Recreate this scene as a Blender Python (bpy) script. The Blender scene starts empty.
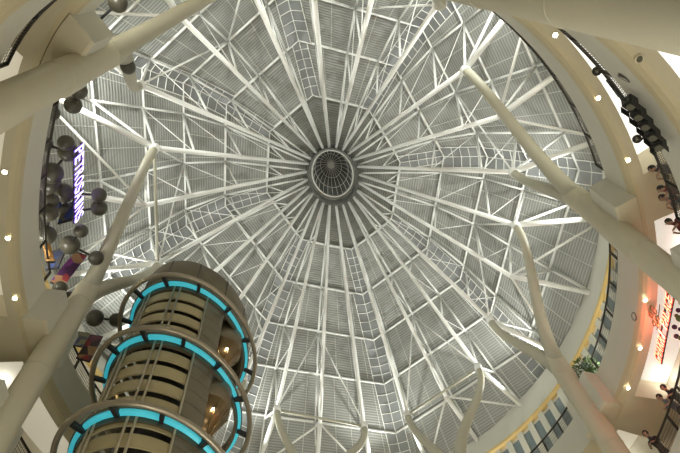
import bpy, bmesh, math, random
from mathutils import Vector, Matrix, Quaternion
random.seed(7)
PI = math.pi
scn = bpy.context.scene
COL = scn.collection
V = Vector

# ------------------------------------------------------------------ camera
FPX = 550.0
CAM = V((-0.1667, -13.4999, 1.6))
CR = V((0.9832074, 0.16406935, -0.07990278))
CD = V((-0.18249166, 0.88395381, -0.43049094))
CF = V((0.0, 0.43784347, 0.89905122))
cam = bpy.data.cameras.new('camera'); cam_o = bpy.data.objects.new('camera', cam); COL.objects.link(cam_o)
cam.sensor_width = 36.0; cam.lens = FPX * 36.0 / 680.0; cam.clip_end = 300
cam_o.matrix_world = Matrix(((CR.x, -CD.x, -CF.x, CAM.x), (CR.y, -CD.y, -CF.y, CAM.y), (CR.z, -CD.z, -CF.z, CAM.z), (0, 0, 0, 1)))
scn.camera = cam_o
scn.view_settings.view_transform = 'Standard'
scn.view_settings.look = 'None'
scn.view_settings.gamma = 1.0
scn.view_settings.use_curve_mapping = False
scn.view_settings.exposure = 0.0

def at(px, py, z):
    d = CR * ((px - 340) / FPX) + CD * ((py - 226.5) / FPX) + CF
    return CAM + d * ((z - CAM.z) / d.z)
def pj(p):
    q = V(p) - CAM; w = q.dot(CF)
    return (340 + FPX * q.dot(CR) / w, 226.5 + FPX * q.dot(CD) / w)

# ------------------------------------------------------------------ oval plan
ALPHA = math.radians(3.02956)
BETA = math.radians(5.5471); SX = 1.234625
UB = V((math.sin(BETA), math.cos(BETA)))
def oval(rho, az, z, ox=0.0):
    t = ALPHA + math.radians(az)
    v = V((rho * math.sin(t), rho * math.cos(t)))
    v = v + UB * ((SX - 1) * UB.dot(v))
    return V((v.x + ox, v.y, z))
OX = -0.6
def plain(rho, az, z): return oval(rho, az, z, OX)
def bulge(az):
    d = ((az + 156 + 180) % 360) - 180
    return .62 * math.exp(-(d / 17.0) ** 2)
def ov(rho, az, z):       # the gallery rings, a little wider at the back left
    return oval(rho + (bulge(az) if z < 22 and rho > 2 else 0), az, z, OX)
def od(rho, az, z): return oval(rho, az, z, 0.0)      # the dome
def pol(p, ox=OX):
    v = V((p[0] - ox, p[1])); v = v + UB * ((1 / SX - 1) * UB.dot(v))
    return v.length, math.degrees(math.atan2(v.x, v.y) - ALPHA)

# ------------------------------------------------------------------ materials
def mat(name, col, rough=0.6, metal=0.0, noise=0.0, nscale=3.0, emit=None, es=0.0, spec=0.5, stripe=None, bump=0.0):
    m = bpy.data.materials.new(name); m.use_nodes = True
    nt = m.node_tree; b = nt.nodes['Principled BSDF']
    b.inputs['Roughness'].default_value = rough; b.inputs['Metallic'].default_value = metal
    b.inputs['Specular IOR Level'].default_value = spec
    c4 = (*col, 1)
    b.inputs['Base Color'].default_value = c4
    last = None
    tc = nt.nodes.new('ShaderNodeTexCoord')
    n = nt.nodes.new('ShaderNodeTexNoise'); n.inputs['Scale'].default_value = nscale; n.inputs['Detail'].default_value = 4
    nt.links.new(tc.outputs['Object'], n.inputs['Vector'])
    mx = nt.nodes.new('ShaderNodeMix'); mx.data_type = 'RGBA'
    mx.inputs[6].default_value = tuple(c * (1 - noise) for c in col) + (1,)
    mx.inputs[7].default_value = tuple(min(1, c * (1 + noise)) for c in col) + (1,)
    nt.links.new(n.outputs['Fac'], mx.inputs[0]); last = mx.outputs[2]
    if stripe:
        axis, period, depth = stripe
        sp = nt.nodes.new('ShaderNodeSeparateXYZ'); nt.links.new(tc.outputs['UV'], sp.inputs[0])
        mu = nt.nodes.new('ShaderNodeMath'); mu.operation = 'MULTIPLY'; mu.inputs[1].default_value = 2 * PI / period
        nt.links.new(sp.outputs[axis], mu.inputs[0])
        si = nt.nodes.new('ShaderNodeMath'); si.operation = 'SINE'; nt.links.new(mu.outputs[0], si.inputs[0])
        mr = nt.nodes.new('ShaderNodeMapRange'); mr.inputs['From Min'].default_value = -0.3; mr.inputs['From Max'].default_value = 0.9
        mr.inputs['To Min'].default_value = 1.0; mr.inputs['To Max'].default_value = 1.0 - depth
        nt.links.new(si.outputs[0], mr.inputs['Value'])
        ml = nt.nodes.new('ShaderNodeMix'); ml.data_type = 'RGBA'; ml.blend_type = 'MULTIPLY'; ml.inputs[0].default_value = 1
        cc = nt.nodes.new('ShaderNodeCombineColor')
        for i in range(3): nt.links.new(mr.outputs[0], cc.inputs[i])
        nt.links.new(last, ml.inputs[6]); nt.links.new(cc.outputs[0], ml.inputs[7]); last = ml.outputs[2]
        if bump:
            bp = nt.nodes.new('ShaderNodeBump'); bp.inputs['Strength'].default_value = bump; bp.inputs['Distance'].default_value = 0.05
            nt.links.new(si.outputs[0], bp.inputs['Height']); nt.links.new(bp.outputs[0], b.inputs['Normal'])
    nt.links.new(last, b.inputs['Base Color'])
    if emit:
        b.inputs['Emission Color'].default_value = (*emit, 1); b.inputs['Emission Strength'].default_value = es
    return m
M = {}
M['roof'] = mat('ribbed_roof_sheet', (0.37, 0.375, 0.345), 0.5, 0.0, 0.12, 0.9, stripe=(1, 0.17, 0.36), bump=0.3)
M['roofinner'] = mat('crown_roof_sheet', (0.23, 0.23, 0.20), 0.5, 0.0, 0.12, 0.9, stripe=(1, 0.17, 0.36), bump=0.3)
M['roofbatten'] = mat('roof_batten', (0.62, 0.62, 0.57), 0.6, 0, 0.05)
M['white'] = mat('white_painted_steel', (0.86, 0.86, 0.82), 0.45, 0, 0.04)
M['skyglass'] = mat('skylight_glass', (0.24, 0.25, 0.245), 0.3, 0, 0.2, 1.0)
M['lantern'] = mat('lantern_glass', (0.11, 0.115, 0.105), 0.25, 0, 0.2)
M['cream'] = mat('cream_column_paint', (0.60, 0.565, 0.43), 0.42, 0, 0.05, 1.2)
M['arm'] = mat('olive_cream_arm', (0.46, 0.44, 0.34), 0.45, 0, 0.05, 1.2)  # darker than the column shafts
M['fascia'] = mat('stone_grey_fascia', (0.66, 0.645, 0.55), 0.6, 0, 0.05, 1.0)
M['soffit'] = mat('warm_soffit_plaster', (0.63, 0.57, 0.41), 0.7, 0, 0.05, 0.7)
M['shadedlip'] = mat('fascia_edge_shade', (0.60, 0.52, 0.33), 0.5, 0.0, 0.06, 1.5)  # soft warm shade of the fascia's curved edge put into the colour
M['gold'] = mat('gold_lit_cove', (0.72, 0.52, 0.20), 0.45, 0.0, 0.08, 1.5)  # gold trim, with the amber uplight put into its colour
M['coffer'] = mat('white_coffer_plaster', (0.85, 0.84, 0.78), 0.7, 0, 0.02)
M['ring'] = mat('grey_ring_beam', (0.70, 0.69, 0.61), 0.6, 0, 0.05, 0.6)
M['wallw'] = mat('gallery_wall_paint', (0.74, 0.70, 0.58), 0.7, 0, 0.04)
M['winglass'] = mat('clerestory_glass', (0.17, 0.22, 0.24), 0.2, 0, 0.15)
M['mull'] = mat('clerestory_mullion', (0.62, 0.62, 0.55), 0.5, 0, 0.04)
M['rail'] = mat('dark_bronze_rail', (0.045, 0.038, 0.030), 0.4, 0.4, 0.2)
M['mesh'] = mat('steel_mesh', (0.16, 0.15, 0.13), 0.4, 0.7, 0.2)
M['lampglow'] = mat('downlight_glow', (1, .9, .7), 0.5, emit=(1.0, 0.92, 0.74), es=25)
M['lampring'] = mat('downlight_ring', (0.75, 0.68, 0.5), 0.3, 0.3, 0.05)
M['floor'] = mat('polished_floor', (0.52, 0.45, 0.34), 0.25, 0, 0.15, 0.6)
M['globe'] = mat('dark_globe', (0.075, 0.07, 0.05), 0.4, 0.0, 0.35, 3.0)
M['rod'] = mat('dark_rod', (0.03, 0.03, 0.03), 0.5, 0.2, 0.1)
M['purple'] = mat('purple_letter_face', (.8, .7, 1), 0.5, emit=(0.80, 0.70, 1.0), es=2.0)
M['purpleside'] = mat('purple_letter_side', (.2, .05, .7), 0.5, emit=(0.16, 0.04, 0.75), es=.6)
M['neon'] = mat('neon_letter_face', (1, .5, .35), 0.5, emit=(1.0, 0.42, 0.20), es=2.2)
M['neonside'] = mat('neon_letter_side', (.7, .05, .04), 0.5, emit=(0.9, 0.05, 0.03), es=1.2)
M['teal'] = mat('teal_light_panel', (.1, .6, .7), 0.4, emit=(0.03, 0.40, 0.50), es=.62)
M['towerband'] = mat('tower_cream_band', (0.50, 0.43, 0.24), 0.45, 0.1, 0.08)
M['towerdark'] = mat('tower_dark_recess', (0.035, 0.03, 0.025), 0.3, 0.2, 0.3)
M['towerpanel'] = mat('tower_bronze_panel', (0.22, 0.19, 0.13), 0.45, 0.3, 0.12)
M['towercap'] = mat('tower_cap_panel', (0.15, 0.125, 0.075), 0.45, 0.3, 0.15)
M['towerrib'] = mat('tower_rib', (0.52, 0.47, 0.34), 0.35, 0.4, 0.05)
M['tube'] = mat('tower_tube_steel', (0.40, 0.35, 0.26), 0.3, 0.6, 0.08)
M['bronze'] = mat('polished_bronze', (0.36, 0.24, 0.11), 0.3, 0.6, 0.15)
M['black'] = mat('black_housing', (0.015, 0.015, 0.014), 0.45, 0, 0.2)
M['lens'] = mat('lamp_lens', (0.20, 0.19, 0.14), 0.15, 0.3, 0.2)
M['leaf'] = mat('leaf_green', (0.06, 0.11, 0.03), 0.5, 0, 0.4, 6)
M['pot'] = mat('dark_pot', (0.03, 0.03, 0.028), 0.5, 0, 0.2)
M['skin'] = mat('skin', (0.34, 0.20, 0.13), 0.5, 0, 0.08)
M['hair'] = mat('black_hair', (0.012, 0.010, 0.009), 0.5, 0, 0.2)
M['shirtdark'] = mat('dark_shirt', (0.03, 0.03, 0.035), 0.8, 0, 0.2)
M['shirtgrey'] = mat('grey_shirt', (0.16, 0.16, 0.18), 0.8, 0, 0.2)
M['shirtred'] = mat('maroon_shirt', (0.16, 0.035, 0.03), 0.8, 0, 0.2)
M['trouser'] = mat('dark_trousers', (0.02, 0.02, 0.025), 0.8, 0, 0.2)
M['salmon'] = M['soffit']
M['cofferglow'] = mat('coffer_glow_bright', (.9, .9, .86), .6, emit=(1, .99, .95), es=.9)  # white coffer ceiling, its lit look put in as emission
M['cofferglow_soft'] = mat('coffer_glow_soft', (.85, .84, .78), .6, emit=(1, .96, .88), es=.42)
M['cofferglow_warm'] = mat('coffer_glow_warm', (.8, .77, .66), .6, emit=(1, .92, .74), es=.28)
M['winlit'] = mat('lit_shop_glass', (.9, .92, .9), 0.3, emit=(0.95, 1.0, 0.96), es=1.3)

def banner_mat(name, cols, scale):
    m = bpy.data.materials.new(name); m.use_nodes = True; nt = m.node_tree; b = nt.nodes['Principled BSDF']
    tc = nt.nodes.new('ShaderNodeTexCoord'); v = nt.nodes.new('ShaderNodeTexVoronoi'); v.inputs['Scale'].default_value = scale
    nt.links.new(tc.outputs['Object'], v.inputs['Vector'])
    sp = nt.nodes.new('ShaderNodeSeparateColor'); nt.links.new(v.outputs['Color'], sp.inputs[0])
    r = nt.nodes.new('ShaderNodeValToRGB'); r.color_ramp.interpolation = 'CONSTANT'
    els = r.color_ramp.elements
    els[0].color = (*cols[0], 1); els[0].position = 0
    els[1].color = (*cols[1], 1); els[1].position = 1 / len(cols)
    for i, c in enumerate(cols[2:]):
        e = els.new((i + 2) / len(cols)); e.color = (*c, 1)
    nt.links.new(sp.outputs[0], r.inputs[0]); nt.links.new(r.outputs[0], b.inputs['Base Color'])
    b.inputs['Roughness'].default_value = 0.6
    return m
M['banner_purple'] = banner_mat('purple_collage_print', [(.30, .06, .32), (.05, .06, .25), (.35, .05, .06), (.22, .05, .28), (.10, .03, .12), (.45, .25, .12)], 2.6)
M['banner_blue'] = banner_mat('blue_collage_print', [(.04, .07, .22), (.03, .04, .10), (.10, .13, .24), (.16, .14, .06), (.05, .05, .06)], 2.0)
M['banner_red'] = banner_mat('red_collage_print', [(.28, .03, .03), (.05, .03, .03), (.35, .2, .08), (.12, .03, .05), (.03, .05, .08)], 2.2)
M['banner_orange'] = banner_mat('orange_print', [(.55, .30, .08), (.5, .26, .07), (.6, .36, .12)], 1.0)

# ------------------------------------------------------------------ mesh helpers
def link(name, bm, m, parent=None, smooth=False):
    me = bpy.data.meshes.new(name)
    bmesh.ops.recalc_face_normals(bm, faces=bm.faces[:])
    bm.to_mesh(me); bm.free()
    for mm in (m if isinstance(m, (list, tuple)) else [m]): me.materials.append(mm)
    if smooth:
        for p in me.polygons: p.use_smooth = True
    o = bpy.data.objects.new(name, me); COL.objects.link(o)
    if parent is not None:
        o.parent = parent
        o.matrix_parent_inverse = Matrix.Translation(-V(parent.location))
    return o
def tag(o, label, cat, group=None, kind=None):
    o['label'] = label; o['category'] = cat
    if group: o['group'] = group
    if kind: o['kind'] = kind
    return o
def thing(name, label, cat, loc=(0, 0, 0), group=None, kind=None):
    o = bpy.data.objects.new(name, None); COL.objects.link(o); o.location = loc; o.empty_display_size = .2
    return tag(o, label, cat, group, kind)
def struct(name, bm, m, parent=None, smooth=False):
    o = link(name, bm, m, parent, smooth)
    if parent is None: o['kind'] = 'structure'
    return o
def frame(d):
    d = d.normalized(); u = V((0, 0, 1)) if abs(d.z) < 0.95 else V((1, 0, 0))
    a = d.cross(u).normalized(); return a, d.cross(a).normalized()
def tube(bm, pts, r, n=8, caps=True, closed=False):
    pts = [V(p) for p in pts]; N = len(pts); rings = []
    rr = r if isinstance(r, (list, tuple)) else [r] * N
    pa = None
    for i, p in enumerate(pts):
        if closed: d = pts[(i + 1) % N] - pts[i - 1]
        else: d = (pts[min(i + 1, N - 1)] - pts[max(i - 1, 0)])
        a, b = frame(d)
        if pa is not None:
            dn = d.normalized(); a = (pa - dn * pa.dot(dn)).normalized(); b = dn.cross(a)
        pa = a
        rings.append([bm.verts.new(p + (a * math.cos(2 * PI * k / n) + b * math.sin(2 * PI * k / n)) * rr[i]) for k in range(n)])
    for i in range(N if closed else N - 1):
        A, B = rings[i], rings[(i + 1) % N]
        for k in range(n): bm.faces.new((A[k], A[(k + 1) % n], B[(k + 1) % n], B[k]))
    if caps and not closed:
        bm.faces.new(rings[0]); bm.faces.new(rings[-1])
def bar(bm, a, b, w, h, up=None):
    a = V(a); b = V(b); d = (b - a).normalized()
    u = V(up) if up is not None else V((0, 0, 1))
    if abs(d.dot(u.normalized())) > .98: u = V((1, 0, 0))
    s = d.cross(u).normalized() * (w / 2); t = s.cross(d).normalized() * (h / 2)
    v = [bm.verts.new(p + q) for p in (a, b) for q in (-s - t, s - t, s + t, -s + t)]
    for f in ((0, 1, 2, 3), (4, 5, 6, 7), (0, 1, 5, 4), (1, 2, 6, 5), (2, 3, 7, 6), (3, 0, 4, 7)): bm.faces.new([v[i] for i in f])
def box(bm, c, x, y, z):
    """box with centre c and half-axis vectors x,y,z"""
    c = V(c); v = []
    for sz in (-1, 1):
        for sx, sy in ((-1, -1), (1, -1), (1, 1), (-1, 1)): v.append(bm.verts.new(c + x * sx + y * sy + z * sz))
    for f in ((0, 1, 2, 3), (4, 5, 6, 7), (0, 1, 5, 4), (1, 2, 6, 5), (2, 3, 7, 6), (3, 0, 4, 7)): bm.faces.new([v[i] for i in f])
def ball(bm, c, r, seg=16, rings=10, sz=1.0):
    mtx = Matrix.Translation(V(c)) @ Matrix.Diagonal((1, 1, sz, 1))
    bmesh.ops.create_uvsphere(bm, u_segments=seg, v_segments=rings, radius=r, matrix=mtx)
def sweep(bm, prof, a0, a1, n, fn=ov, mats=None):
    """sweep a closed (rho,z) profile round the oval; full circle when a1-a0==360"""
    full = abs(a1 - a0 - 360) < 1e-6
    R = []
    for i in range(n if full else n + 1):
        az = a0 + (a1 - a0) * i / n
        R.append([bm.verts.new(fn(r, az, z)) for r, z in prof])
    L = len(prof)
    for i in range(n):
        A, B = R[i], R[(i + 1) % len(R)]
        for k in range(L):
            f = bm.faces.new((A[k], A[(k + 1) % L], B[(k + 1) % L], B[k]))
            if mats: f.material_index = mats[k]
    if not full:
        bm.faces.new(R[0]); bm.faces.new(R[-1])
def B_(): return bmesh.new()
def qbez(a, b, c, n):
    return [V(a) * (1 - t) ** 2 + V(b) * 2 * t * (1 - t) + V(c) * t * t for t in [i / n for i in range(n + 1)]]
def cbez(a, b, c, d, n):
    return [V(a) * (1 - t) ** 3 + V(b) * 3 * t * (1 - t) ** 2 + V(c) * 3 * t * t * (1 - t) + V(d) * t ** 3 for t in [i / n for i in range(n + 1)]]

# ------------------------------------------------------------------ dome roof
RK = [1.42, 4.724, 7.594, 10.0, 11.763, 13.636, 15.6]
ZK = [37.83, 37.148, 36.36, 34.59, 32.177, 29.696, 27.1]
STEP = [0, 0.16, 0.20, 0.22, 0.24, 0.24, 0]
C22 = math.cos(math.radians(22.5))
def corner(k, rid, dz=0.0): return od(RK[k], 45 * rid, ZK[k] + dz)
def roof_z(p):
    """height of the roof sheet above a plan point"""
    r, az = pol(p, 0.0)
    d = ((az % 45) - 22.5)
    ro = r * math.cos(math.radians(d)) / C22
    for k in range(6):
        if RK[k] <= ro <= RK[k + 1]:
            t = (ro - RK[k]) / (RK[k + 1] - RK[k]); return ZK[k] + (ZK[k + 1] + STEP[k + 1] - ZK[k]) * t
    return ZK[0] if ro < RK[0] else ZK[6]
bm = B_(); uvl = bm.loops.layers.uv.new('UVMap')
for k in range(6):
    for s in range(8):
        A0, A1 = corner(k, s), corner(k, s + 1)
        B0, B1 = corner(k + 1, s, STEP[k + 1]), corner(k + 1, s + 1, STEP[k + 1])
        mid0 = (A0 + A1) / 2; mid1 = (B0 + B1) / 2; depth = (mid1 - mid0).length
        vs = [bm.verts.new(v) for v in (A0, A1, B1, B0)]
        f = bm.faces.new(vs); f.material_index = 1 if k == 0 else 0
        w0 = (A1 - A0).length / 2; w1 = (B1 - B0).length / 2
        for lp, uv in zip(f.loops, ((-w0, 0), (w0, 0), (w1, depth), (-w1, depth))): lp[uvl].uv = uv
        if k < 5:   # the riser between two tiers
            C0, C1 = corner(k + 1, s), corner(k + 1, s + 1)
            vs = [bm.verts.new(v) for v in (B0, B1, C1, C0)]; f = bm.faces.new(vs)
            for lp, uv in zip(f.loops, ((0, 0), (1, 0), (1, .06), (0, .06))): lp[uvl].uv = uv
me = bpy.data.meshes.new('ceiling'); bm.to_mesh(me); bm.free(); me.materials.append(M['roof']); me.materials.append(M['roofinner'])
ceiling = bpy.data.objects.new('ceiling', me); COL.objects.link(ceiling); ceiling['kind'] = 'structure'
so = ceiling.modifiers.new('thickness', 'SOLIDIFY'); so.thickness = 0.08; so.offset = 1 if False else 0
# purlins at each tier edge
for k in range(1, 6):
    bm = B_()
    for s in range(8): bar(bm, corner(k, s, -0.04), corner(k, s + 1, -0.04), 0.13, 0.12)
    link('tier_purlin', bm, M['white'], ceiling)
# battens down the slope
bm = B_()
for k in range(1, 6):
    nb = (0, 3, 5, 7, 9, 9)[k]
    for s in range(8):
        for i in range(1, nb + 1):
            t = i / (nb + 1)
            a = corner(k, s).lerp(corner(k, s + 1), t); b = corner(k + 1, s, STEP[k + 1]).lerp(corner(k + 1, s + 1, STEP[k + 1]), t)
            dn = V((0, 0, -0.06)); bar(bm, a + dn, b + dn, 0.035, 0.05)
link('roof_batten', bm, M['roofbatten'], ceiling)
# skylight strips along the eight ridges
for s in range(8):
    bg = B_(); bf = B_()
    for k in range(1, 6):
        a, b = corner(k, s), corner(k + 1, s, STEP[k + 1])
        for sg in (-1, 1):
            ca = corner(k, s + sg); cb = corner(k + 1, s + sg, STEP[k + 1])
            ea = (ca - a).normalized(); eb = (cb - b).normalized()
            w = 0.76 if k > 1 else 0.5
            dn = V((0, 0, -0.10)); d2 = V((0, 0, -0.15))
            q = [a + dn + ea * .05, a + ea * w + dn, b + eb * w + dn, b + dn + eb * .05]
            vs = [bg.verts.new(v) for v in q] + [bg.verts.new(v + V((0, 0, .03))) for v in q]
            for f in ((0, 1, 2, 3), (4, 5, 6, 7), (0, 1, 5, 4), (1, 2, 6, 5), (2, 3, 7, 6), (3, 0, 4, 7)): bg.faces.new([vs[i] for i in f])
            bar(bf, a + ea * w + d2, b + eb * w + d2, 0.05, 0.05)
            n = max(2, round((b - a).length / 0.62))
            for i in range(1, n):
                t = i / n
                p = a.lerp(b, t) + d2; e = ea.lerp(eb, t); t2 = min(1, t + .18 / (b - a).length * 1.0)
                bar(bf, p, a.lerp(b, t2) + d2 + e * w, 0.035, 0.03)
        bar(bf, a + d2, b + d2, 0.045, 0.04)
    wg = struct('window_%d' % (s + 1), bg, M['skyglass'])
    link('window_frame', bf, M['white'], wg)

# oculus: compression ring, ring rail and glazed lantern
oc = thing('oculus_lantern', 'round ribbed glass lantern at the crown of the dome', 'skylight', (0, 0, 37.8))
def oring(r, z, n=48): return [od(r, 360 * i / n, z) for i in range(n)]
bm = B_(); tube(bm, oring(1.42, 37.78), 0.055, 8, closed=True); link('ring', bm, M['white'], oc, True)
bm = B_(); sweep(bm, [(1.62, 37.05), (1.72, 37.05), (1.72, 37.75), (1.62, 37.75)], 0, 360, 48, od); link('compression_ring', bm, M['lantern'], oc)
NR = 24; HL = 2.05
bm = B_(); prev = None
for j in range(9):
    ph = j / 8 * PI / 2; r = 1.38 * math.cos(ph); z = 37.85 + HL * math.sin(ph)
    if j < 8: ring = [bm.verts.new(od(r, 360 * i / 48, z)) for i in range(48)]
    else: ring = [bm.verts.new((0, 0, z))]
    if prev:
        for i in range(48):
            if len(ring) > 1: bm.faces.new((prev[i], prev[(i + 1) % 48], ring[(i + 1) % 48], ring[i]))
            else: bm.faces.new((prev[i], prev[(i + 1) % 48], ring[0]))
    prev = ring
link('glass_dome', bm, M['lantern'], oc, True)
for i in range(NR):
    bm = B_(); pts = []
    for j in range(9):
        ph = j / 8 * PI / 2 * 0.97; pts.append(od(1.34 * math.cos(ph), 360 * i / NR, 37.83 + (HL - .05) * math.sin(ph)))
    tube(bm, pts, 0.016, 5); link('rib', bm, M['white'], oc, True)
for f in (.33, .62, .88):
    ph = f * PI / 2; bm = B_(); tube(bm, oring(1.35 * math.cos(ph), 37.83 + (HL - .04) * math.sin(ph)), 0.016, 5, closed=True); link('hoop', bm, M['white'], oc, True)
bm = B_(); sweep(bm, [(0, 39.68), (0.22, 39.68), (0.22, 39.74), (0, 39.74)], 0, 360, 24, od); link('crown_disc', bm, M['roofbatten'], oc)

# ring beam that carries the dome, clerestory below it
RB = 14.55
bm = B_(); sweep(bm, [(RB, 27.75), (14.02, 25.55), (14.10, 25.40), (15.7, 25.40), (15.7, 27.75)], 0, 360, 144); struct('wall_ring_beam', bm, M['ring'])
bm = B_(); sweep(bm, [(13.98, 25.58), (13.90, 25.48), (13.90, 25.34), (13.98, 25.26), (14.16, 25.26), (14.16, 25.38), (14.08, 25.40), (14.02, 25.52)], 0, 360, 144); struct('trim_1', bm, M['gold'])
bm = B_(); sweep(bm, [(14.14, 19.9), (14.3, 19.9), (14.3, 25.4), (14.14, 25.4)], 0, 360, 144); wall_up = struct('wall_upper', bm, M['wallw'])
# glazed strips, one between each pair of mullions
nwin = 0
for i in range(-10, 31):
    az = i * 3.5 + 1.2
    bm = B_(); sweep(bm, [(14.08, 20.5), (14.14, 20.5), (14.14, 25.0), (14.08, 25.0)], az - .95, az + .95, 2); link('window_pane', bm, M['winglass'], wall_up)
    bm = B_(); sweep(bm, [(14.00, 20.0), (14.145, 20.0), (14.145, 25.3), (14.00, 25.3)], az + .98, az + 2.52, 2); link('wall_pier', bm, M['mull'], wall_up)

# ------------------------------------------------------------------ trusses
NODE_PX = {8: None}
def ring_at(k, az):
    d = (az % 45) - 22.5
    return RK[k] * C22 / math.cos(math.radians(d))
NODES = {}
meas = {-7.5: (364, 425), -37.5: (277, 409), 7.5: (407, 414), 37.5: (478, 367), 52.5: (490, 320), 82.5: (515, 225), 97.5: (513, 172), 127.5: (465, 70),
        142.5: (437, 5), -142.5: (140, 85), -127.5: (155, 148), -97.5: (158, 263), -172.5: (246, -24)}
for i in range(24):
    az = 15 * i + 7.5
    a = az if az <= 180 else az - 360
    if a in meas: NODES[i] = at(*meas[a], 27.4)
    else: NODES[i] = od(9.9, a, 27.4)
for i in range(24):          # trusses between column arms: sit on the line of their neighbours
    if (i % 3) == 1:
        n0, n1 = NODES[i - 1], NODES[(i + 1) % 24]
        a = 15 * i + 7.5; r0 = (pol(n0, 0)[0] + pol(n1, 0)[0]) / 2
        d0 = pol(n0, 0)[1]; d1 = pol(n1, 0)[1]
        if d1 < d0: d1 += 360
        NODES[i] = od(r0 + .15, (d0 + d1) / 2, 27.45)
clock_used = {}
WORDS = ['twelve', 'one', 'two', 'three', 'four', 'five', 'six', 'seven', 'eight', 'nine', 'ten', 'eleven']
order = []
pc = pj((0, 0, 37.4))
for i in range(24):
    q = pj(NODES[i].lerp(V((0, 0, 37.4)), .5)); ang = math.degrees(math.atan2(q[0] - pc[0], -(q[1] - pc[1]))) % 360
    order.append((ang, i))
order.sort()
best = min(range(24), key=lambda s: sum(abs(((order[(j + s) % 24][0] - 15 * j + 180) % 360) - 180) for j in range(24)))
CLOCK = {}
for j in range(24):
    CLOCK[order[(j + best) % 24][1]] = ('%s o\'clock' % WORDS[j // 2]) if j % 2 == 0 else ('half past %s' % WORDS[j // 2])
RING_PT = {}
for i in range(24):
    az = pol(NODES[i], 0)[1]
    RING_PT[i] = az
def chord_pt(i, r):
    p0 = od(1.70, RING_PT[i], 37.3); n = NODES[i]; t = (r - 1.70) / (pol(n, 0)[0] - 1.70); return p0.lerp(n, t)
def upper_pt(i, k): 
    az = RING_PT[i]; p = od(ring_at(k, az), az, 0); p.z = ZK[k] - 0.32; return p
def anchor_pt(i):
    n = NODES[i]; az = pol(n)[1]; return ov(RB - .02, az, 27.15)
COLNAMES = {}
for i in range(24):
    mid = (i % 3) == 1
    t = thing('roof_truss', 'white steel roof truss radiating from the round lantern towards %s' % CLOCK[i], 'roof truss',
              NODES[i], 'radial roof trusses under the dome')
    n = NODES[i]
    bm = B_(); tube(bm, [od(1.70, RING_PT[i], 37.3), n], [.095, .13], 10); link('lower_chord', bm, M['white'], t, True)
    bm = B_(); tube(bm, [n, anchor_pt(i)], 0.15, 10); link('outer_chord', bm, M['white'], t, True)
    up = [od(1.9, RING_PT[i], 37.45)] + [upper_pt(i, k) for k in range(1, 6)] + [ov(RB + .1, pol(n)[1], 27.6)]
    bm = B_()
    for a, b in zip(up[:-1], up[1:]): tube(bm, [a, b], 0.065, 8)
    link('upper_chord', bm, M['white'], t, True)
    L = {1: chord_pt(i, 3.3), 2: chord_pt(i, 5.9), 3: chord_pt(i, 8.1), 4: n}
    for a, b, r in ((up[1], L[1], .045), (up[2], L[1], .022), (up[2], L[2], .055), (up[3], L[2], .024), (up[3], L[3], .065), (up[4], L[3], .028), (up[4], n, .07), (up[5], n, .075), (up[5], anchor_pt(i), .045)):
        bm = B_(); tube(bm, [a, b], r, 7); link('web_strut', bm, M['white'], t, True)
    if mid:
        for j in (i - 1, (i + 1) % 24):
            bm = B_(); tube(bm, [n, anchor_pt(j)], .07, 7); link('stay', bm, M['white'], t, True)
            bm = B_(); tube(bm, [up[3], NODES[j] + V((0, 0, .1))], .05, 7); link('stay', bm, M['white'], t, True)
    else:
        bm = B_(); ball(bm, n, .24, 14, 8); link('node', bm, M['white'], t, True)

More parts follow.
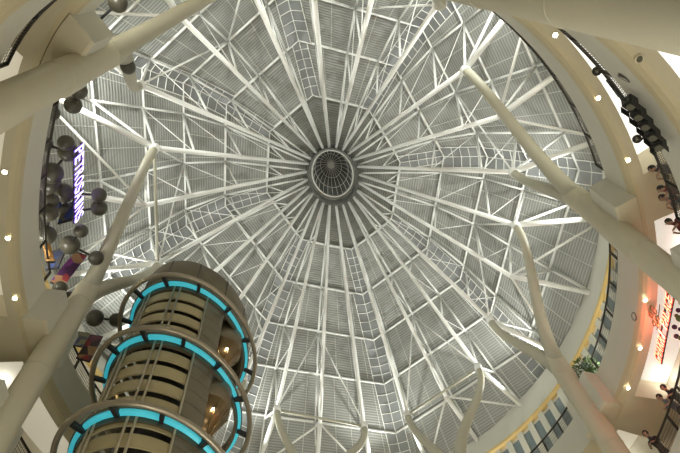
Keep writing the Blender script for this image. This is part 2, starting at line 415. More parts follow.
# ------------------------------------------------------------------ galleries
def wrap(a): return (a + 180) % 360 - 180
COLAZ = {'A': -104.25, 'B': -150.75, 'C': 148.0, 'D': 101.5, 'E': 61.0, 'F': 20.0, 'G': -22.0, 'H': -62.0}
CRHO = {'A': 10.6, 'B': 11.2, 'C': 11.3, 'D': 10.6, 'E': 10.6, 'F': 10.7, 'G': 10.7, 'H': 10.6}
CN = {v: k for k, v in COLAZ.items()}
BEAM = dict(COLAZ); BEAM.update({'D': 104.9, 'E': 64.2, 'A': -105.0})
seq = sorted(COLAZ.values())
bays = [(seq[i], seq[i + 1] if i < 7 else seq[0] + 360) for i in range(8)]
RE = 11.35; UPST = .30
def gallery(zt, nm, idx, lit=True):
    zb = zt - 1.70
    # slab edge: fascia, shade-tinted lip and the narrow soffit band
    bm = B_()
    prof = [(RE, zt + UPST), (RE, zb + .50), (RE + .03, zb + .26), (RE + .10, zb + .10), (RE + .22, zb + .06), (11.84, zb + .06), (11.84, zt - .35), (12.2, zt - .35), (17.0, zt - .35), (17.0, zt), (RE + .22, zt), (RE + .22, zt + UPST)]
    mats = [0, 1, 1, 1, 2, 3, 3, 3, 0, 0, 0, 0]
    sweep(bm, prof, 0, 360, 180, ov, mats)
    fl = struct('floor_gallery_%s' % nm, bm, [M['fascia'], M['shadedlip'], M['soffit'], M['coffer']])
    # radial soffit beams between the white coffers
    for kk, az in COLAZ.items():
        ba = BEAM[kk]; b2 = B_(); sweep(b2, [(11.83, zb + .061), (16.9, zb + .061), (16.9, zt - .36), (11.83, zt - .36)], ba - 3.9, ba + 3.9, 8); link('beam', b2, M['soffit'], fl)
        if kk in 'BC' and zt < 16: continue
        b2 = B_(); rr = CRHO[kk] + .05 - (.62 if kk == 'B' else 0)
        sweep(b2, [(rr, zt + UPST), (rr, zb + .12), (rr + .08, zb + .05), (RE + .06, zb + .05), (RE + .06, zt + UPST)], az - 4.7, az + 4.7, 10, ov, [0, 1, 1, 0, 0]); link('column_collar', b2, [M['fascia'], M['soffit']], fl)
    for a0, a1 in bays:          # coffer ceilings, their brightness put in as emission bay by bay
        k0, k1 = CN[a0], CN[wrap(a1) if wrap(a1) in CN else a1]
        s0 = a0 + wrap(BEAM[k0] - a0); s1 = a1 + wrap(BEAM[k1] - a1)
        lm = M['cofferglow'] if k1 == 'C' else (M['cofferglow_soft'] if k1 == 'D' else M['cofferglow_warm'])
        b2 = B_(); sweep(b2, [(11.88, zt - .37), (14.15, zt - .37), (14.15, zt - .43), (11.88, zt - .43)], s0 + 3.95, s1 - 3.95, 24); link('coffer_glow_ceiling', b2, lm, fl)
    # coffer back wall
    bm = B_(); sweep(bm, [(14.2, zt - 5.0), (14.35, zt - 5.0), (14.35, zt - .36), (14.2, zt - .36)], 0, 360, 120); struct('wall_gallery_%s' % nm, bm, M['wallw'])
    return fl
gallery(20.0, 'upper', 1)
gallery(15.0, 'lower', 2)
bm = B_(); sweep(bm, [(0.0, 0), (17.5, 0), (17.5, -.3), (0.0, -.3)], 0, 360, 96); struct('floor', bm, M['floor'])

bayname = {}
def railing(zt, az0, az1, label, group):
    c = ov(RE + .06, (az0 + az1) / 2, zt)
    t = thing('gallery_railing', label, 'railing', c, group)
    n = max(3, round((az1 - az0) / 6.0)); r = RE + .10
    P = lambda a, z: ov(r, a, z)
    N = 24
    arc = [az0 + (az1 - az0) * i / N for i in range(N + 1)]
    bm = B_(); tube(bm, [P(a, zt + 1.10) for a in arc], .045, 8); link('top_rail', bm, M['rail'], t, True)
    bm = B_(); tube(bm, [P(a, zt + UPST + .06) for a in arc], .025, 6); link('bottom_rail', bm, M['rail'], t, True)
    for i in range(n + 1):
        a = az0 + (az1 - az0) * i / n
        bm = B_(); q = P(a, zt); o_ = (ov(r + .3, a, zt) - q).normalized(); tn = V((-o_.y, o_.x, 0))
        box(bm, q + V((0, 0, .55 + UPST / 2)), o_ * .045, tn * .03, V((0, 0, .55 - UPST / 2))); link('post', bm, M['rail'], t)
    bm = B_()
    nb = int((az1 - az0) * 2.6)
    for i in range(1, nb):
        a = az0 + (az1 - az0) * i / nb; bar(bm, P(a, zt + UPST + .06), P(a, zt + 1.08), .012, .012)
    for z in (.50, .64, .78, .92):
        for a, b in zip(arc[:-1], arc[1:]): bar(bm, P(a, zt + z), P(b, zt + z), .012, .012)
    link('infill_mesh', bm, M['mesh'], t)
    return t
desc = {('A', 'H'): 'between the left-hand column and the lift tower', ('B', 'A'): 'beside the purple lit letters', ('C', 'B'): 'behind the viewer',
        ('D', 'C'): 'at the upper right', ('E', 'D'): 'between the two right-hand columns', ('F', 'E'): 'at the lower right under the gold-lit cove'}
for zt, lev in ((20.0, 'top gallery'), (15.0, 'lower gallery')):
    for a0, a1 in bays:
        k1, k0 = CN[a0], CN[wrap(a1) if wrap(a1) in CN else a1]
        nmk = (k0, k1)
        if nmk in (('G', 'H'), ('F', 'G')) or (nmk == ('B', 'C') or nmk == ('C', 'B')) and zt > 16: continue
        if nmk == ('B', 'C'): railing(15.0, 166.0, 210.5, 'dark mesh railing, lower gallery, in the upper left corner', 'gallery railings'); continue
        where = {('H', 'A'): 'between the left column and the lift tower', ('A', 'B'): 'left of the purple lit letters' if zt > 16 else 'at the left edge below the left column',
                 ('C', 'D'): 'at the upper right beside the dome edge' if zt > 16 else 'holding the black stage lamps at the right edge',
                 ('D', 'E'): 'between the two right columns below the gold-lit cove' if zt > 16 else 'below the red neon letters',
                 ('E', 'F'): 'at the lower right, past the potted shrub' if zt > 16 else 'in the lower right corner'}.get(nmk)
        if where is None: continue
        railing(zt, a0 + 5.6, a1 - 5.6, 'dark mesh railing, %s, %s' % (lev, where), 'gallery railings')

# ------------------------------------------------------------------ forked columns
col_label = {'A': 'cream forked column crossing the left side in front of the purple letters', 'B': 'thick cream column in the upper left corner',
             'C': 'cream column along the top edge at the right', 'D': 'cream forked column crossing the right edge beside the stage lamps',
             'E': 'cream forked column at the lower right beside the potted shrub', 'F': 'cream forked column whose arms rise right of the bottom centre',
             'G': 'cream forked column whose arms rise at the bottom centre', 'H': 'cream forked column hidden behind the lift tower'}
arms = {'A': (15, 17), 'B': (12, 14), 'C': (9, 11), 'D': (6, 8), 'E': (3, 5), 'F': (0, 2), 'G': (21, 23), 'H': (18, 20)}
FORK = {'A': 22.3, 'B': 22.3, 'C': 22.3, 'D': 22.0, 'E': 22.3, 'F': 22.3, 'G': 22.3, 'H': 22.3}
for k, az in COLAZ.items():
    p = plain(CRHO[k], az, 0); c0 = V((p.x, p.y, 0)); zf = FORK[k]
    t = thing('forked_column', col_label[k], 'column', c0, 'forked columns round the atrium', 'thing')
    R0 = .46
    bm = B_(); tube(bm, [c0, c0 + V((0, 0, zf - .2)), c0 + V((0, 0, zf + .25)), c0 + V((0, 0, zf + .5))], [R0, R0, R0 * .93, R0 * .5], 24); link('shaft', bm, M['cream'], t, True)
    for z in (12.0, 16.9, 21.0):
        bm = B_(); 
        pts = [c0 + V((math.cos(2 * PI * q / 32) * (R0 + .004), math.sin(2 * PI * q / 32) * (R0 + .004), z)) for q in range(32)]
        tube(bm, pts, .018, 6, closed=True); link('collar', bm, M['cream'], t, True)
    for i in arms[k]:
        n = NODES[i]; hd = V((n.x - c0.x, n.y - c0.y, 0))
        s = c0 + V((0, 0, zf - 1.2)); e = n - V((0, 0, .05))
        main = i in (15, 12 if k == 'Q' else 14, 9, 8, 5, 2, 23, 20)
        if main: c1 = c0 + V((0, 0, 25.4)); c2 = V((n.x, n.y, n.z - 2.9))
        else: c1 = c0 + V((0, 0, zf + 1.2)) + hd * .15; c2 = V((n.x, n.y, n.z - 2.4))
        pts = cbez(s, c1, c2, e, 16)
        rr = [.20 + (R0 * .88 - .20) * (1 - j / 16) ** 1.6 for j in range(17)]
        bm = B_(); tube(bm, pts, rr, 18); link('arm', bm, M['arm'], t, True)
        bm = B_(); tube(bm, [pts[-2] + (pts[-1] - pts[-2]) * .5, pts[-1] + (pts[-1] - pts[-2]).normalized() * .12], .23, 14); link('arm_cap', bm, M['white'], t, True)

    if k in 'FGA':
        bm = B_(); tube(bm, [NODES[arms[k][0]] - V((0, 0, .12)), NODES[arms[k][1]] - V((0, 0, .12))], .08, 10); link('tie_beam', bm, M['arm'], t, True)

# ------------------------------------------------------------------ downlights
def downlight(px, py, zt, label, glow=True, power=14):
    z = zt - 1.70 + .055
    p = at(px, py, z); t = thing('recessed_downlight', label, 'downlight', p, 'round downlights in the gallery soffits')
    bm = B_(); tube(bm, [p + V((math.cos(a) * .085, math.sin(a) * .085, -.01)) for a in [2 * PI * q / 20 for q in range(20)]], .022, 6, closed=True); link('trim_ring', bm, M['lampring'], t, True)
    bm = B_(); bmesh.ops.create_cone(bm, cap_ends=True, segments=20, radius1=.07, radius2=.075, depth=.03, matrix=Matrix.Translation(p + V((0, 0, -.012)))); link('lamp', bm, M['lampglow'] if glow else M['lens'], t)
    if glow:
        l = bpy.data.lights.new('downlight_spot', 'SPOT'); l.energy = power; l.color = (1, .88, .66); l.spot_size = 1.9; l.spot_blend = .8; l.shadow_soft_size = .05
        lo = bpy.data.objects.new('downlight_spot', l); COL.objects.link(lo); lo.location = p + V((0, 0, -.06))
for px, py, lb in ((5, 172, 'bright round downlight in the left soffit, topmost of three'), (8, 238, 'bright round downlight in the left soffit, middle of three'),
                   (15, 298, 'bright round downlight in the left soffit, lowest of three'), (555, 35, 'bright round downlight in the upper right soffit, topmost of three'),
                   (598, 98, 'bright round downlight in the upper right soffit, middle of three'), (628, 160, 'bright round downlight in the upper right soffit, lowest of three'),
                   (645, 300, 'small downlight in the red-lit soffit, upper of two'), (640, 348, 'small downlight in the red-lit soffit, lower of two'),
                   (628, 388, 'small downlight in the right soffit between white coffer and potted shrub')):
    downlight(px, py, 20.0, lb)
for px, py, lb in ((639, 59, 'unlit round downlight in the soffit under the lower gallery'),):
    downlight(px, py, 15.0, lb, False)

# ------------------------------------------------------------------ lift tower
TX, TY = -7.85, 1.10
T0 = V((TX, TY, 0)); RBODY = 2.26; RTUBE = 2.80
toc = math.atan2(CAM.y - TY, CAM.x - TX)          # facing the camera side
def tp(r, deg, z):                                 # deg: 0 = towards the atrium's near side, + = to the right in the picture
    a = toc + math.radians(deg); v = V((r * math.cos(a), r * math.sin(a))); v = v + UB * (0.40 * UB.dot(v)); return V((TX + v.x, TY + v.y, z))
def tsweep(bm, prof, a0, a1, n, mats=None): sweep(bm, prof, a0, a1, n, lambda r, a, z: tp(r, a, z), mats)
tower = thing('lift_tower', 'round lift tower with teal light rings and cream bands', 'lift tower', T0)
ZR = [10.8, 14.6, 18.35, 22.1]
bm = B_(); tsweep(bm, [(.45, 0), (.5, 0), (.5, 22.6), (.45, 22.6)], 0, 360, 72); link('inner_shaft', bm, M['towerdark'], tower, True)
bm = B_(); tsweep(bm, [(1.40, 7), (1.45, 7), (1.45, 22.6), (1.40, 22.6)], -185, 26, 48); link('slit_dark_shell', bm, M['towerdark'], tower, True)  # dark shell added to stop light showing through the slits
BA0, BA1 = -170, 14      # sector with the cream bands
bm = B_(); zz = 8.2
while zz < 22.3:
    tsweep(bm, [(RBODY - .05, zz), (RBODY, zz), (RBODY, zz + .48), (RBODY - .05, zz + .48)], BA0, BA1, 48)
    zz += .78
link('cream_band', bm, M['towerband'], tower)
PA0, PA1 = 14, 34
bm = B_(); zz = 8.0
while zz < 22.2:
    tsweep(bm, [(RBODY - .14, zz), (RBODY, zz), (RBODY, zz + .60), (RBODY - .14, zz + .60)], PA0, PA1, 16); zz += .62
link('bronze_panel', bm, M['towerpanel'], tower)
for a in (-52, -46, -19, -13, 14):
    bm = B_(); tube(bm, [tp(RBODY + .05, a, 8), tp(RBODY + .05, a, 24.2)], .045, 8); link('rib', bm, M['towerrib'], tower, True)
# cap drum
bm = B_(); tsweep(bm, [(RBODY - .1, 22.4), (RBODY + .10, 22.4), (RBODY + .10, 24.4), (RBODY + .0, 24.55), (RBODY - .1, 24.55)], 0, 360, 72); link('cap_drum', bm, M['towercap'], tower, True)
bm = B_(); tsweep(bm, [(0, 24.3), (RBODY, 24.3), (RBODY, 24.5), (0, 24.5)], 0, 360, 48); link('roof_disc', bm, M['towercap'], tower)
for a in range(0, 360, 30):
    bm = B_(); bar(bm, tp(RBODY + .11, a, 22.4), tp(RBODY + .11, a, 24.4), .05, .02, tp(1, a, 0) - tp(0, a, 0)); link('seam', bm, M['towerdark'], tower)
for z in ZR[1:]:
    bm = B_(); tube(bm, [tp(RTUBE, d, z) for d in range(0, 360, 5)], .10, 10, closed=True); link('ring_tube', bm, M['tube'], tower, True)
    bm = B_(); tsweep(bm, [(RBODY - .05, z - .05), (RBODY + .05, z - .05), (RBODY + .05, z + .30), (RBODY - .05, z + .30)], 0, 360, 72); link('ring_ledge', bm, M['towercap'], tower)
    bm = B_(); tsweep(bm, [(RBODY + .0, z + .26), (RBODY + .24, z + .26), (RBODY + .24, z + .34), (RBODY + .0, z + .34)], 0, 360, 72); link('ring_ceiling', bm, M['towercap'], tower)
    for j in range(12):
        a = j * 360 / 12 + 4
        bm = B_(); tsweep(bm, [(RBODY + .09, z + .10), (RBODY + .20, z + .14), (RBODY + .20, z + .25), (RBODY + .09, z + .25)], a + 1.6, a + 360 / 12 - 1.6, 8); link('teal_light', bm, M['teal'], tower)
        bm = B_(); p0, p1 = tp(RBODY + .1, a, z + .10), tp(RTUBE, a, z + .02); bar(bm, p0, p1, .14, .16); link('bracket', bm, M['rod'], tower)
# two glass lifts on the right side of the tower
for nm, z, a, lb in (('upper', 20.3, 60, 'upper bronze lift cab on the right side of the tower'), ('lower', 16.5, 52, 'lower bronze lift cab on the right side of the tower')):
    c = tp(1.50, a, z); t = thing('lift_cab', lb, 'lift cab', c, 'bronze lift cabs')
    bm = B_(); bmesh.ops.create_cone(bm, cap_ends=True, segments=40, radius1=.30, radius2=.90, depth=1.0, matrix=Matrix.Translation(c + V((0, 0, .5)))); link('tapered_base', bm, M['bronze'], t, True)
    bm = B_(); bmesh.ops.create_cone(bm, cap_ends=True, segments=40, radius1=.90, radius2=.90, depth=1.1, matrix=Matrix.Translation(c + V((0, 0, 1.55)))); link('cabin', bm, M['towerpanel'], t, True)
    for q in range(10):
        d = V((math.cos(q * PI / 5), math.sin(q * PI / 5), 0))
        bm = B_(); tube(bm, [c + d * .26 + V((0, 0, -1.1)), c + d * .42 + V((0, 0, .05)), c + d * .89 + V((0, 0, .9))], .03, 6); link('tube_rib', bm, M['bronze'], t, True)
    for sg in (-1, 1):
        d = (V((CAM.x, CAM.y, 0)) - V((c.x, c.y, 0))).normalized(); d = V((-d.y, d.x, 0))
        bm = B_(); ball(bm, c + d * (sg * .26) + V((0, 0, .55)) + (V((CAM.x, CAM.y, 0)) - V((c.x, c.y, 0))).normalized() * .62, .045, 10, 8); link('lamp', bm, M['lampglow'], t, True)

# ------------------------------------------------------------------ writing
def text_mesh(txt, size, depth, mface, mside):
    cu = bpy.data.curves.new('lettering', 'FONT'); cu.body = txt; cu.size = size; cu.extrude = depth; cu.align_x = 'LEFT'; cu.offset = 0.012 * size
    o = bpy.data.objects.new('lettering_source', cu); COL.objects.link(o)
    bpy.context.view_layer.update()
    dg = bpy.context.evaluated_depsgraph_get(); me = bpy.data.meshes.new_from_object(o.evaluated_get(dg))
    bpy.data.objects.remove(o)
    me.materials.clear(); me.materials.append(mface); me.materials.append(mside)
    for p in me.polygons: p.material_index = 0 if p.normal.z > .5 else 1
    return me
def sign(name, label, cat, txt, p0, p1, height, depth, mf, ms, backing=None, italic=0.0):
    """letters spread from p0 to p1, upright, facing the atrium"""
    p0 = V(p0); p1 = V(p1); L = (p1 - p0).length; x = (p1 - p0).normalized(); up = V((0, 0, 1)); nrm = x.cross(up).normalized(); up = nrm.cross(x).normalized()
    t = thing(name, label, cat, p0)
    n = len(txt); pitch = L / n
    for i, ch in enumerate(txt):
        if ch == ' ': continue
        me = text_mesh(ch, height / .72, depth, mf, ms)
        xs = [v.co.x for v in me.vertices]; w = max(xs) - min(xs); sc = min(1.15, pitch * .84 / w) if ch != 'I' else 1
        for v in me.vertices:
            X = (v.co.x - (max(xs) + min(xs)) / 2) * sc + italic * v.co.y
            v.co = x * X + up * v.co.y + nrm * v.co.z
        o = bpy.data.objects.new('letter', me); COL.objects.link(o); o.parent = t; o.location = x * (pitch * (i + .5))
    if backing:
        bm = B_()
        for zf in (.12, .88): bar(bm, p0 + up * (height * zf) - nrm * (depth + .05), p1 + up * (height * zf) - nrm * (depth + .05), .05, .05)
        link('mounting_rail', bm, M['rod'], t)
    return t
sA, sB = at(74.5, 150, 22.6), at(74.5, 225, 22.6)
sign('lettering_sign', 'purple glowing vertical row of letters by the left railing', 'sign', 'PETROSAINS', sA, sB, 1.05, .02, M['purple'], M['purpleside'], True)
nA, nB = at(660.5, 365, 17.2), at(673, 299, 17.2)
sign('neon_sign', 'red neon letters on the shop front at the right edge', 'sign', 'CHAKRI PALACE', nA, nB, .44, .02, M['neon'], M['neonside'], True, .18)

M['grape'] = mat('dark_grape', (.10, .02, .06), .4, 0, .3)
M['vine'] = mat('olive_leaf', (.16, .15, .05), .5, 0, .3)
for lb, cx, cy, zz, mm in (('dark purple and olive ornament right of the red neon letters', 678, 326, 16.4, 'grape'), ('bronze ring ornament left of the red neon letters', 654.5, 318, 17.9, 'bronze')):
    c = at(cx, cy, zz); t = thing('wall_ornament', lb, 'ornament', c, 'ornaments round the neon letters')
    for q in range(9):
        p = c + V((random.uniform(-.10, .10), random.uniform(-.55, .55), random.uniform(-.3, .3)))
        bm = B_()
        if mm == 'grape': ball(bm, p, random.uniform(.07, .13), 12, 8)
        else: tube(bm, [p + V((0, .10 * math.cos(w_ * PI / 8), .10 * math.sin(w_ * PI / 8))) for w_ in range(16)], .025, 6, closed=True)
        link('berry' if mm == 'grape' else 'loop', bm, M['vine'] if mm == 'grape' and q % 3 == 0 else M[mm], t, True)
    bm = B_(); tube(bm, [c + V((.15, -.6, 0)), c + V((.15, .6, 0))], .02, 6); link('hanging_bar', bm, M['rod'], t)

# ------------------------------------------------------------------ molecule sculptures (globes on rods)
mols = [
    ('pair of dark globes at the top left edge of the dome', [(118, 3, 8.5), (92, 27, 11)], [(0, 1)], 23.0),
    ('pair of dark globes just right of the upper left column', [(79, 91, 7.5), (73, 105, 8)], [(0, 1)], 23.0),
    ('single dark globe hanging under the upper left column', [(128, 67, 7)], [], 24.0),
    ('single dark globe at the tip of the left railing', [(52, 113, 7)], [], 23.0),
    ('cluster of dark globes left of the first purple letters', [(66, 143, 7.5), (68, 152, 9), (45, 144, 7), (52, 173, 10), (51, 184, 9)], [(0, 1), (1, 2), (1, 3), (3, 4)], 23.2),
    ('dark globes and rod crossing behind the middle purple letters', [(64, 193, 9), (99, 195, 7), (99, 208, 7.5), (67, 212, 8.5)], [(0, 3), (3, 2), (1, 2), (0, 1)], 23.6),
    ('chain of dark globes below the purple letters with a violet-lit one', [(81, 231, 6.5), (70, 245, 9), (96, 258, 7)], [(0, 1), (1, 2)], 22.8),
    ('dark globes close to the left railing below the blue panel', [(47, 235, 8.5), (49, 213, 8), (52, 200, 6)], [(0, 1), (1, 2)], 22.0),
    ('pair of dark globes under the purple collage banner', [(60, 288, 6.5), (69, 299, 7)], [(0, 1)], 22.0),
    ('dark globe pair between left column and lift tower', [(95, 318, 8), (116, 320, 6.5)], [(0, 1)], 22.5),
]
for lb, gl, rods, z in mols:
    P = [at(x, y, z + .25 * ((j * 7) % 3 - 1)) for j, (x, y, r) in enumerate(gl)]
    t = thing('molecule_sculpture', lb, 'hanging sculpture', P[0], 'hanging molecule sculptures')
    for p, (x, y, r) in zip(P, gl):
        rad = r * (p - CAM).length / FPX * .97
        bm = B_(); ball(bm, p, rad, 24, 14); link('globe', bm, M['globe'], t, True)
        top = V((p.x, p.y, min(roof_z(p), 31.0)))
    bm = B_(); q = P[0]; tube(bm, [q, V((q.x, q.y, roof_z(q) - .02))], .004, 5); link('hanging_wire', bm, M['rod'], t)
    for a, b in rods:
        bm = B_(); tube(bm, [P[a], P[b]], .05, 8); link('rod', bm, M['rod'], t, True)

# ------------------------------------------------------------------ exhibit banners behind the left railing
def banner(label, m, quad, z0s, cat='banner'):
    Q = [at(x, y, z) for (x, y), z in zip(quad, z0s)]
    c = sum(Q, V()) / 4; t = thing('exhibit_banner', label, cat, c, 'exhibit banners by the left railing')
    nrm = (Q[1] - Q[0]).cross(Q[3] - Q[0]).normalized() * .03
    bm = B_(); vs = [bm.verts.new(v - nrm) for v in Q] + [bm.verts.new(v + nrm) for v in Q]
    for f in ((0, 1, 2, 3), (4, 5, 6, 7), (0, 1, 5, 4), (1, 2, 6, 5), (2, 3, 7, 6), (3, 0, 4, 7)): bm.faces.new([vs[i] for i in f])
    link('printed_panel', bm, m, t)
    bm = B_()
    for a, b in ((Q[0], Q[1]), (Q[2], Q[3])):
        bm = B_(); tube(bm, [a, b], .04, 6); link('pole', bm, M['rod'], t)
    e = (Q[0] + Q[1]) / 2 if (Q[0] + Q[1]).z > (Q[2] + Q[3]).z else (Q[2] + Q[3]) / 2
    bm = B_(); tube(bm, [e, V((e.x, e.y, roof_z(e) - .02))], .004, 5); link('hanging_wire', bm, M['rod'], t)
banner('purple and red collage banner hanging below the purple letters', M['banner_purple'], [(75, 252), (87, 256), (62, 288), (50, 282)], (23.6, 23.6, 21.8, 21.8))
banner('small orange panel beside the left railing', M['banner_orange'], [(42, 240), (50, 243), (55, 262), (46, 262)], (21.8, 21.8, 21.0, 21.0))
banner('blue collage panel behind the globes by the left railing', M['banner_blue'], [(50, 205), (62, 201), (56, 216), (44, 222)], (23.4, 23.4, 22.2, 22.2))
banner('dark blue collage panel behind the lower purple letters', M['banner_blue'], [(64, 205), (80, 200), (72, 220), (58, 224)], (23.6, 23.6, 22.4, 22.4))
banner('blue grey collage panel beside the orange panel', M['banner_blue'], [(52, 252), (68, 246), (58, 268), (46, 270)], (23.0, 23.0, 21.6, 21.6))
banner('dark red collage banner between the left column and the tower', M['banner_red'], [(90, 335), (103, 337), (90, 362), (76, 358)], (22.6, 22.6, 20.9, 20.9))
banner('dark collage panel against the left column', M['banner_blue'], [(78, 332), (90, 334), (82, 347), (72, 345)], (22.6, 22.6, 21.4, 21.4))

# ------------------------------------------------------------------ stage lamps on the lower gallery railing
for j, (px, py) in enumerate([(631, 101), (639, 112), (646, 122), (653, 133), (659, 143)]):
    p = at(px, py, 14.5); r, az = pol(p); p = ov(min(r, RE - .25), az, 14.5); o_ = (V((0, 0, 0)) - V((p.x, p.y, 0))).normalized(); tn = V((-o_.y, o_.x, 0))
    ax = (o_ * .5 + V((0, 0, -.75))).normalized(); u2 = ax.cross(tn).normalized()
    nth = ['uppermost', 'second', 'middle', 'fourth', 'lowest'][j]
    t = thing('stage_lamp', 'black boxy stage lamp on the right railing, %s of the row of five' % nth, 'stage lamp', p, 'stage lamps hung on the railing')
    bm = B_(); box(bm, p, tn * .145, u2 * .145, ax * .14); bmesh.ops.bevel(bm, geom=bm.edges[:], offset=.03, segments=2, affect='EDGES'); link('housing', bm, M['black'], t)
    rot = ax.to_track_quat('Z', 'Y').to_matrix().to_4x4()
    bm = B_(); bmesh.ops.create_cone(bm, cap_ends=True, segments=20, radius1=.10, radius2=.10, depth=.04, matrix=Matrix.Translation(p + ax * .16) @ rot); link('lens', bm, M['lens'], t)
    for sg in (-1, 1):
        bm = B_(); box(bm, p + ax * .22 + u2 * (sg * .155), tn * .14, u2 * .008, ax * .10); link('barn_door', bm, M['black'], t)
    bm = B_(); q = ov(RE + .02, az, 16.02); tube(bm, [p + tn * .16, p + tn * .16 + V((0, 0, .3)), q + V((0, 0, .0)), p - tn * .16 + V((0, 0, .3)), p - tn * .16], .02, 6); link('yoke', bm, M['black'], t)
for px, py, lb in ((597, 71, 'small black ball camera on a bracket at the upper right railing'), (637, 139, 'small black ball camera inside the stage lamp row')):
    p = at(px, py, 16.25); t = thing('ball_camera', lb, 'camera', p, 'ball cameras on the railing')
    bm = B_(); ball(bm, p, .13, 18, 12); link('globe', bm, M['black'], t, True)
    r, az = pol(p); q = ov(RE + .08, az, 16.1)
    bm = B_(); tube(bm, [p, p + V((0, 0, -.16)), q], .035, 8); link('bracket', bm, M['black'], t)
    d = (CAM - p).normalized(); bm = B_(); ball(bm, p + d * .09, .06, 12, 8); link('lens', bm, M['lens'], t, True)
# round speakers let into the slab fascias
for px, py, z, lb in ((623, 80, 14.55, 'round speaker in the fascia beside the black stage lamps'), (628, 317, 18.9, 'round speaker in the fascia left of the red-lit soffit')):
    p = at(px, py, z); r, az = pol(p); p = ov(RE - .01, az, z); o_ = (ov(RE + 1, az, z) - p).normalized(); tn = V((-o_.y, o_.x, 0))
    t = thing('round_speaker', lb, 'speaker', p, 'round speakers in the fascias')
    bm = B_(); tube(bm, [p + tn * (.15 * math.cos(q * PI / 12)) + V((0, 0, .15 * math.sin(q * PI / 12))) for q in range(24)], .03, 6, closed=True); link('rim', bm, M['mesh'], t, True)
    bm = B_(); bmesh.ops.create_cone(bm, cap_ends=True, segments=24, radius1=.14, radius2=.14, depth=.03, matrix=Matrix.Translation(p) @ o_.to_track_quat('Z', 'Y').to_matrix().to_4x4()); link('grille', bm, M['fascia'], t)

# ------------------------------------------------------------------ potted shrub at the end of the top railing
p = at(596, 381, 20.95); r, az = pol(p); base = ov(RE + .55, az, 20.0)
base = ov(11.62, az + 1.0, 20.0)
t = thing('potted_shrub', 'potted green shrub at the railing end beside the lower right column', 'plant', base)
bm = B_(); bmesh.ops.create_cone(bm, cap_ends=True, segments=24, radius1=.26, radius2=.36, depth=.6, matrix=Matrix.Translation(base + V((0, 0, .3)))); link('pot', bm, M['pot'], t, True)
bm = B_()
for _ in range(420):
    a = random.uniform(0, 2 * PI); rr = random.random() ** .5 * .62; hh = random.uniform(.6, 1.75)
    c = base + V((math.cos(a) * rr * (1 - abs(hh - 1.15) * .6), math.sin(a) * rr * (1 - abs(hh - 1.15) * .6), hh))
    d = V((math.cos(a), math.sin(a), random.uniform(-.5, .9))).normalized(); s = d.cross(V((random.random() - .5, random.random() - .5, 1))).normalized()
    L = random.uniform(.16, .30); w = .035
    vs = [bm.verts.new(q) for q in (c, c + d * L * .5 + s * w, c + d * L, c + d * L * .5 - s * w)]; bm.faces.new(vs)
fo = link('foliage', bm, M['leaf'], t)
bm = B_()
for q in range(5):
    a = q * 1.3; tube(bm, [base + V((0, 0, .55)), base + V((math.cos(a) * .3, math.sin(a) * .3, 1.35))], .018, 5)
link('stem', bm, M['rod'], t)

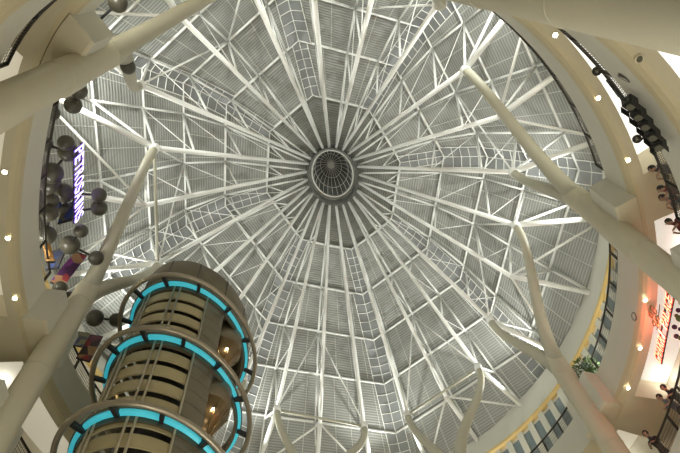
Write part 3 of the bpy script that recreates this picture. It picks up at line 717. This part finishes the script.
# ------------------------------------------------------------------ people leaning on the lower gallery railing
def person(px, py, label, shirt, lean=.25, rail_z=15.0, turn=0.0):
    hp = at(px, py, rail_z + 1.58); r, az = pol(hp)
    out = (ov(12, az, 0) - ov(11, az, 0)).normalized(); inn = -out; tn = V((-out.y, out.x, 0))
    f = ov(RE + .42, az, rail_z)
    inn = (inn + tn * turn).normalized(); sd = V((-inn.y, inn.x, 0))
    def W(x, y, z): return f + sd * x + inn * y + V((0, 0, z))
    joints = {'pel': (W(0, 0, .95), .14), 'bel': (W(0, .06, 1.08), .13), 'che': (W(0, .16 + lean * .15, 1.30), .145), 'neck': (W(0, .22 + lean * .3, 1.47), .058), 'hd0': (W(0, .25 + lean * .36, 1.56), .075), 'hd1': (W(0, .27 + lean * .4, 1.64), .095), 'hd2': (W(0, .27 + lean * .42, 1.72), .075)}
    for s, n_ in ((-1, 'l'), (1, 'r')):
        joints.update({'hip' + n_: (W(s * .10, 0, .88), .10), 'kn' + n_: (W(s * .11, .05, .48), .065), 'an' + n_: (W(s * .11, .0, .09), .045), 'to' + n_: (W(s * .13, .16, .04), .04),
                       'sh' + n_: (W(s * .19, .17 + lean * .2, 1.39), .065), 'el' + n_: (W(s * .25, .24, 1.15), .045), 'wr' + n_: (W(s * .12, .42, 1.145), .032), 'hn' + n_: (W(s * .07, .46, 1.155), .034)})
    edges = [('pel', 'bel'), ('bel', 'che'), ('che', 'neck'), ('neck', 'hd0'), ('hd0', 'hd1'), ('hd1', 'hd2')]
    for n_ in 'lr': edges += [('pel', 'hip' + n_), ('hip' + n_, 'kn' + n_), ('kn' + n_, 'an' + n_), ('an' + n_, 'to' + n_), ('che', 'sh' + n_), ('sh' + n_, 'el' + n_), ('el' + n_, 'wr' + n_), ('wr' + n_, 'hn' + n_)]
    # fingers
    for s, n_ in ((-1, 'l'), (1, 'r')):
        hx = -s * .07
        for q in range(4):
            a = 'f%s%d' % (n_, q); base_ = W(s * (.05 + .018 * (q - 1.5)), .50, 1.16); tip = W(s * (.035 + .02 * (q - 1.5)), .535, 1.12 - .006 * abs(q - 1))
            joints[a] = (base_, .011); joints[a + 't'] = (tip, .009); edges += [('hn' + n_, a), (a, a + 't')]
        joints['th' + n_] = (W(s * .02, .47, 1.15), .011); edges.append(('hn' + n_, 'th' + n_))
    keys = list(joints); idx = {k: i for i, k in enumerate(keys)}
    me = bpy.data.meshes.new('person'); me.from_pydata([joints[k][0] for k in keys], [(idx[a], idx[b]) for a, b in edges], [])
    o = bpy.data.objects.new('person_source', me); COL.objects.link(o)
    sk = o.modifiers.new('skin', 'SKIN'); sv = me.skin_vertices[0].data
    for k in keys: sv[idx[k]].radius = (joints[k][1], joints[k][1])
    sv[0].use_root = True
    o.modifiers.new('sub', 'SUBSURF').levels = 1
    bpy.context.view_layer.update(); dg = bpy.context.evaluated_depsgraph_get()
    m2 = bpy.data.meshes.new_from_object(o.evaluated_get(dg)); bpy.data.objects.remove(o)
    m2.name = 'person'; m2.materials.clear()
    for mm in (M['skin'], shirt, M['trouser'], M['black']): m2.materials.append(mm)
    wr = [joints['wr' + n_][0] for n_ in 'lr']
    for p in m2.polygons:
        c = p.center; p.use_smooth = True
        if c.z > rail_z + 1.475 or min((c - w).length for w in wr) < .13 or (c - f).dot(inn) > .42 and c.z < rail_z + 1.25: p.material_index = 0
        elif c.z < rail_z + .1: p.material_index = 3
        elif c.z < rail_z + .98: p.material_index = 2
        else: p.material_index = 1
    po = bpy.data.objects.new('person', m2); COL.objects.link(po); tag(po, label, 'person', 'people at the lower gallery railing')
    hd = joints['hd1'][0]
    bm = B_(); ball(bm, hd + V((0, 0, .035)) - inn * .03, .118, 18, 12, 1.05)
    for v in bm.verts[:]:
        if (v.co - hd).dot(inn) > .045 and v.co.z < hd.z + .07: v.co -= inn * .05
    link('hair', bm, M['hair'], po, True)
    bm = B_()
    for s in (-1, 1): ball(bm, hd + sd * (s * .036) + inn * .088 + V((0, 0, .0)), .013, 8, 6)
    link('eyes', bm, M['hair'], po, True)
    bm = B_(); ball(bm, hd + inn * .102 - V((0, 0, .03)), .018, 8, 6, 1.6); link('nose', bm, M['skin'], po, True)
    return po
person(653, 170, 'person in dark clothes leaning over the right railing below the stage lamps', M['shirtdark'])
person(656, 192, 'person in maroon leaning on the right railing, second below the stage lamps', M['shirtred'], .15, turn=.2)
person(660, 203, 'person in grey at the right railing, third below the stage lamps', M['shirtgrey'], .2, turn=-.2)
person(668, 224, 'person in maroon on the right railing beside the white coffer end', M['shirtred'], .2)
person(665, 389, 'person in dark clothes in the pair at the lower right railing, upper one', M['shirtdark'], .2)
person(658, 397, 'person in grey in the pair at the lower right railing, lower one', M['shirtgrey'], .3, turn=.2)
person(646, 436, 'person alone at the railing in the lower right corner', M['shirtdark'], .3, turn=-.15)

# ------------------------------------------------------------------ lights
def area(name, p, aim, size, power, color=(1, .97, .88)):
    l = bpy.data.lights.new(name, 'AREA'); l.shape = 'DISK'; l.size = size; l.energy = power; l.color = color
    o = bpy.data.objects.new(name, l); COL.objects.link(o); o.location = p
    o.rotation_euler = (V(aim) - V(p)).to_track_quat('-Z', 'Y').to_euler()
    return o
for j in range(8):                         # unseen floods at ring-beam height, shining up into the dome
    az = j * 45 + 0.0
    p = ov(13.7, az, 26.0)
    l = bpy.data.lights.new('dome_flood', 'SPOT'); l.energy = 1800; l.color = (0.97, 1.0, 0.95); l.spot_size = math.radians(118); l.spot_blend = .7; l.shadow_soft_size = .05
    lo = bpy.data.objects.new('dome_flood', l); COL.objects.link(lo); lo.location = p
    lo.rotation_euler = (od(3.0, az, 35.0) - p).to_track_quat('-Z', 'Y').to_euler()
    p = ov(12.5, az + 22, 20.4)
    area('gallery_fill', p, ov(13.2, az + 22, 25), 0.5, 130, (1, .97, .86))  # unseen disc added to brighten the upper wall and ring beam
for j in range(6):                         # unseen upward fill discs, added to stand in for the lower floors' light
    a = j * PI / 3; p = V((7.0 * math.cos(a), -1 + 9 * math.sin(a), 0.4))
    area('lower_fill', p, p + V((0, 0, 5)) - V((p.x, p.y, 0)) * .15, 3.0, 325, (1, .96, .84))
def point(name, p, power, color, r=.05):
    l = bpy.data.lights.new(name, 'POINT'); l.energy = power; l.color = color; l.shadow_soft_size = r
    o = bpy.data.objects.new(name, l); COL.objects.link(o); o.location = p
for zt in (20.0, 15.0):
    for a0, a1 in bays:
        m_ = (a0 + a1) / 2
        for q in (-.28, .28):
            point('coffer_light', ov(13.7, m_ + (a1 - a0) * q, zt - .75), 12, (1, .98, .92))
point('neon_glow', (nA + nB) / 2 + V((-.35, 0, .25)), 110, (1, .15, .12))
point('sign_glow', (sA + sB) / 2 + V((.4, 0, .5)), 9, (.35, .12, 1))
for az in (20, 35, 50, 66, 80, 94):
    point('cove_lamp', ov(13.0, az, 23.6), 7, (1, .72, .32))
w = bpy.data.worlds.new('world'); scn.world = w; w.use_nodes = True
w.node_tree.nodes['Background'].inputs[0].default_value = (1.0, 0.93, 0.76, 1); w.node_tree.nodes['Background'].inputs[1].default_value = 0.07
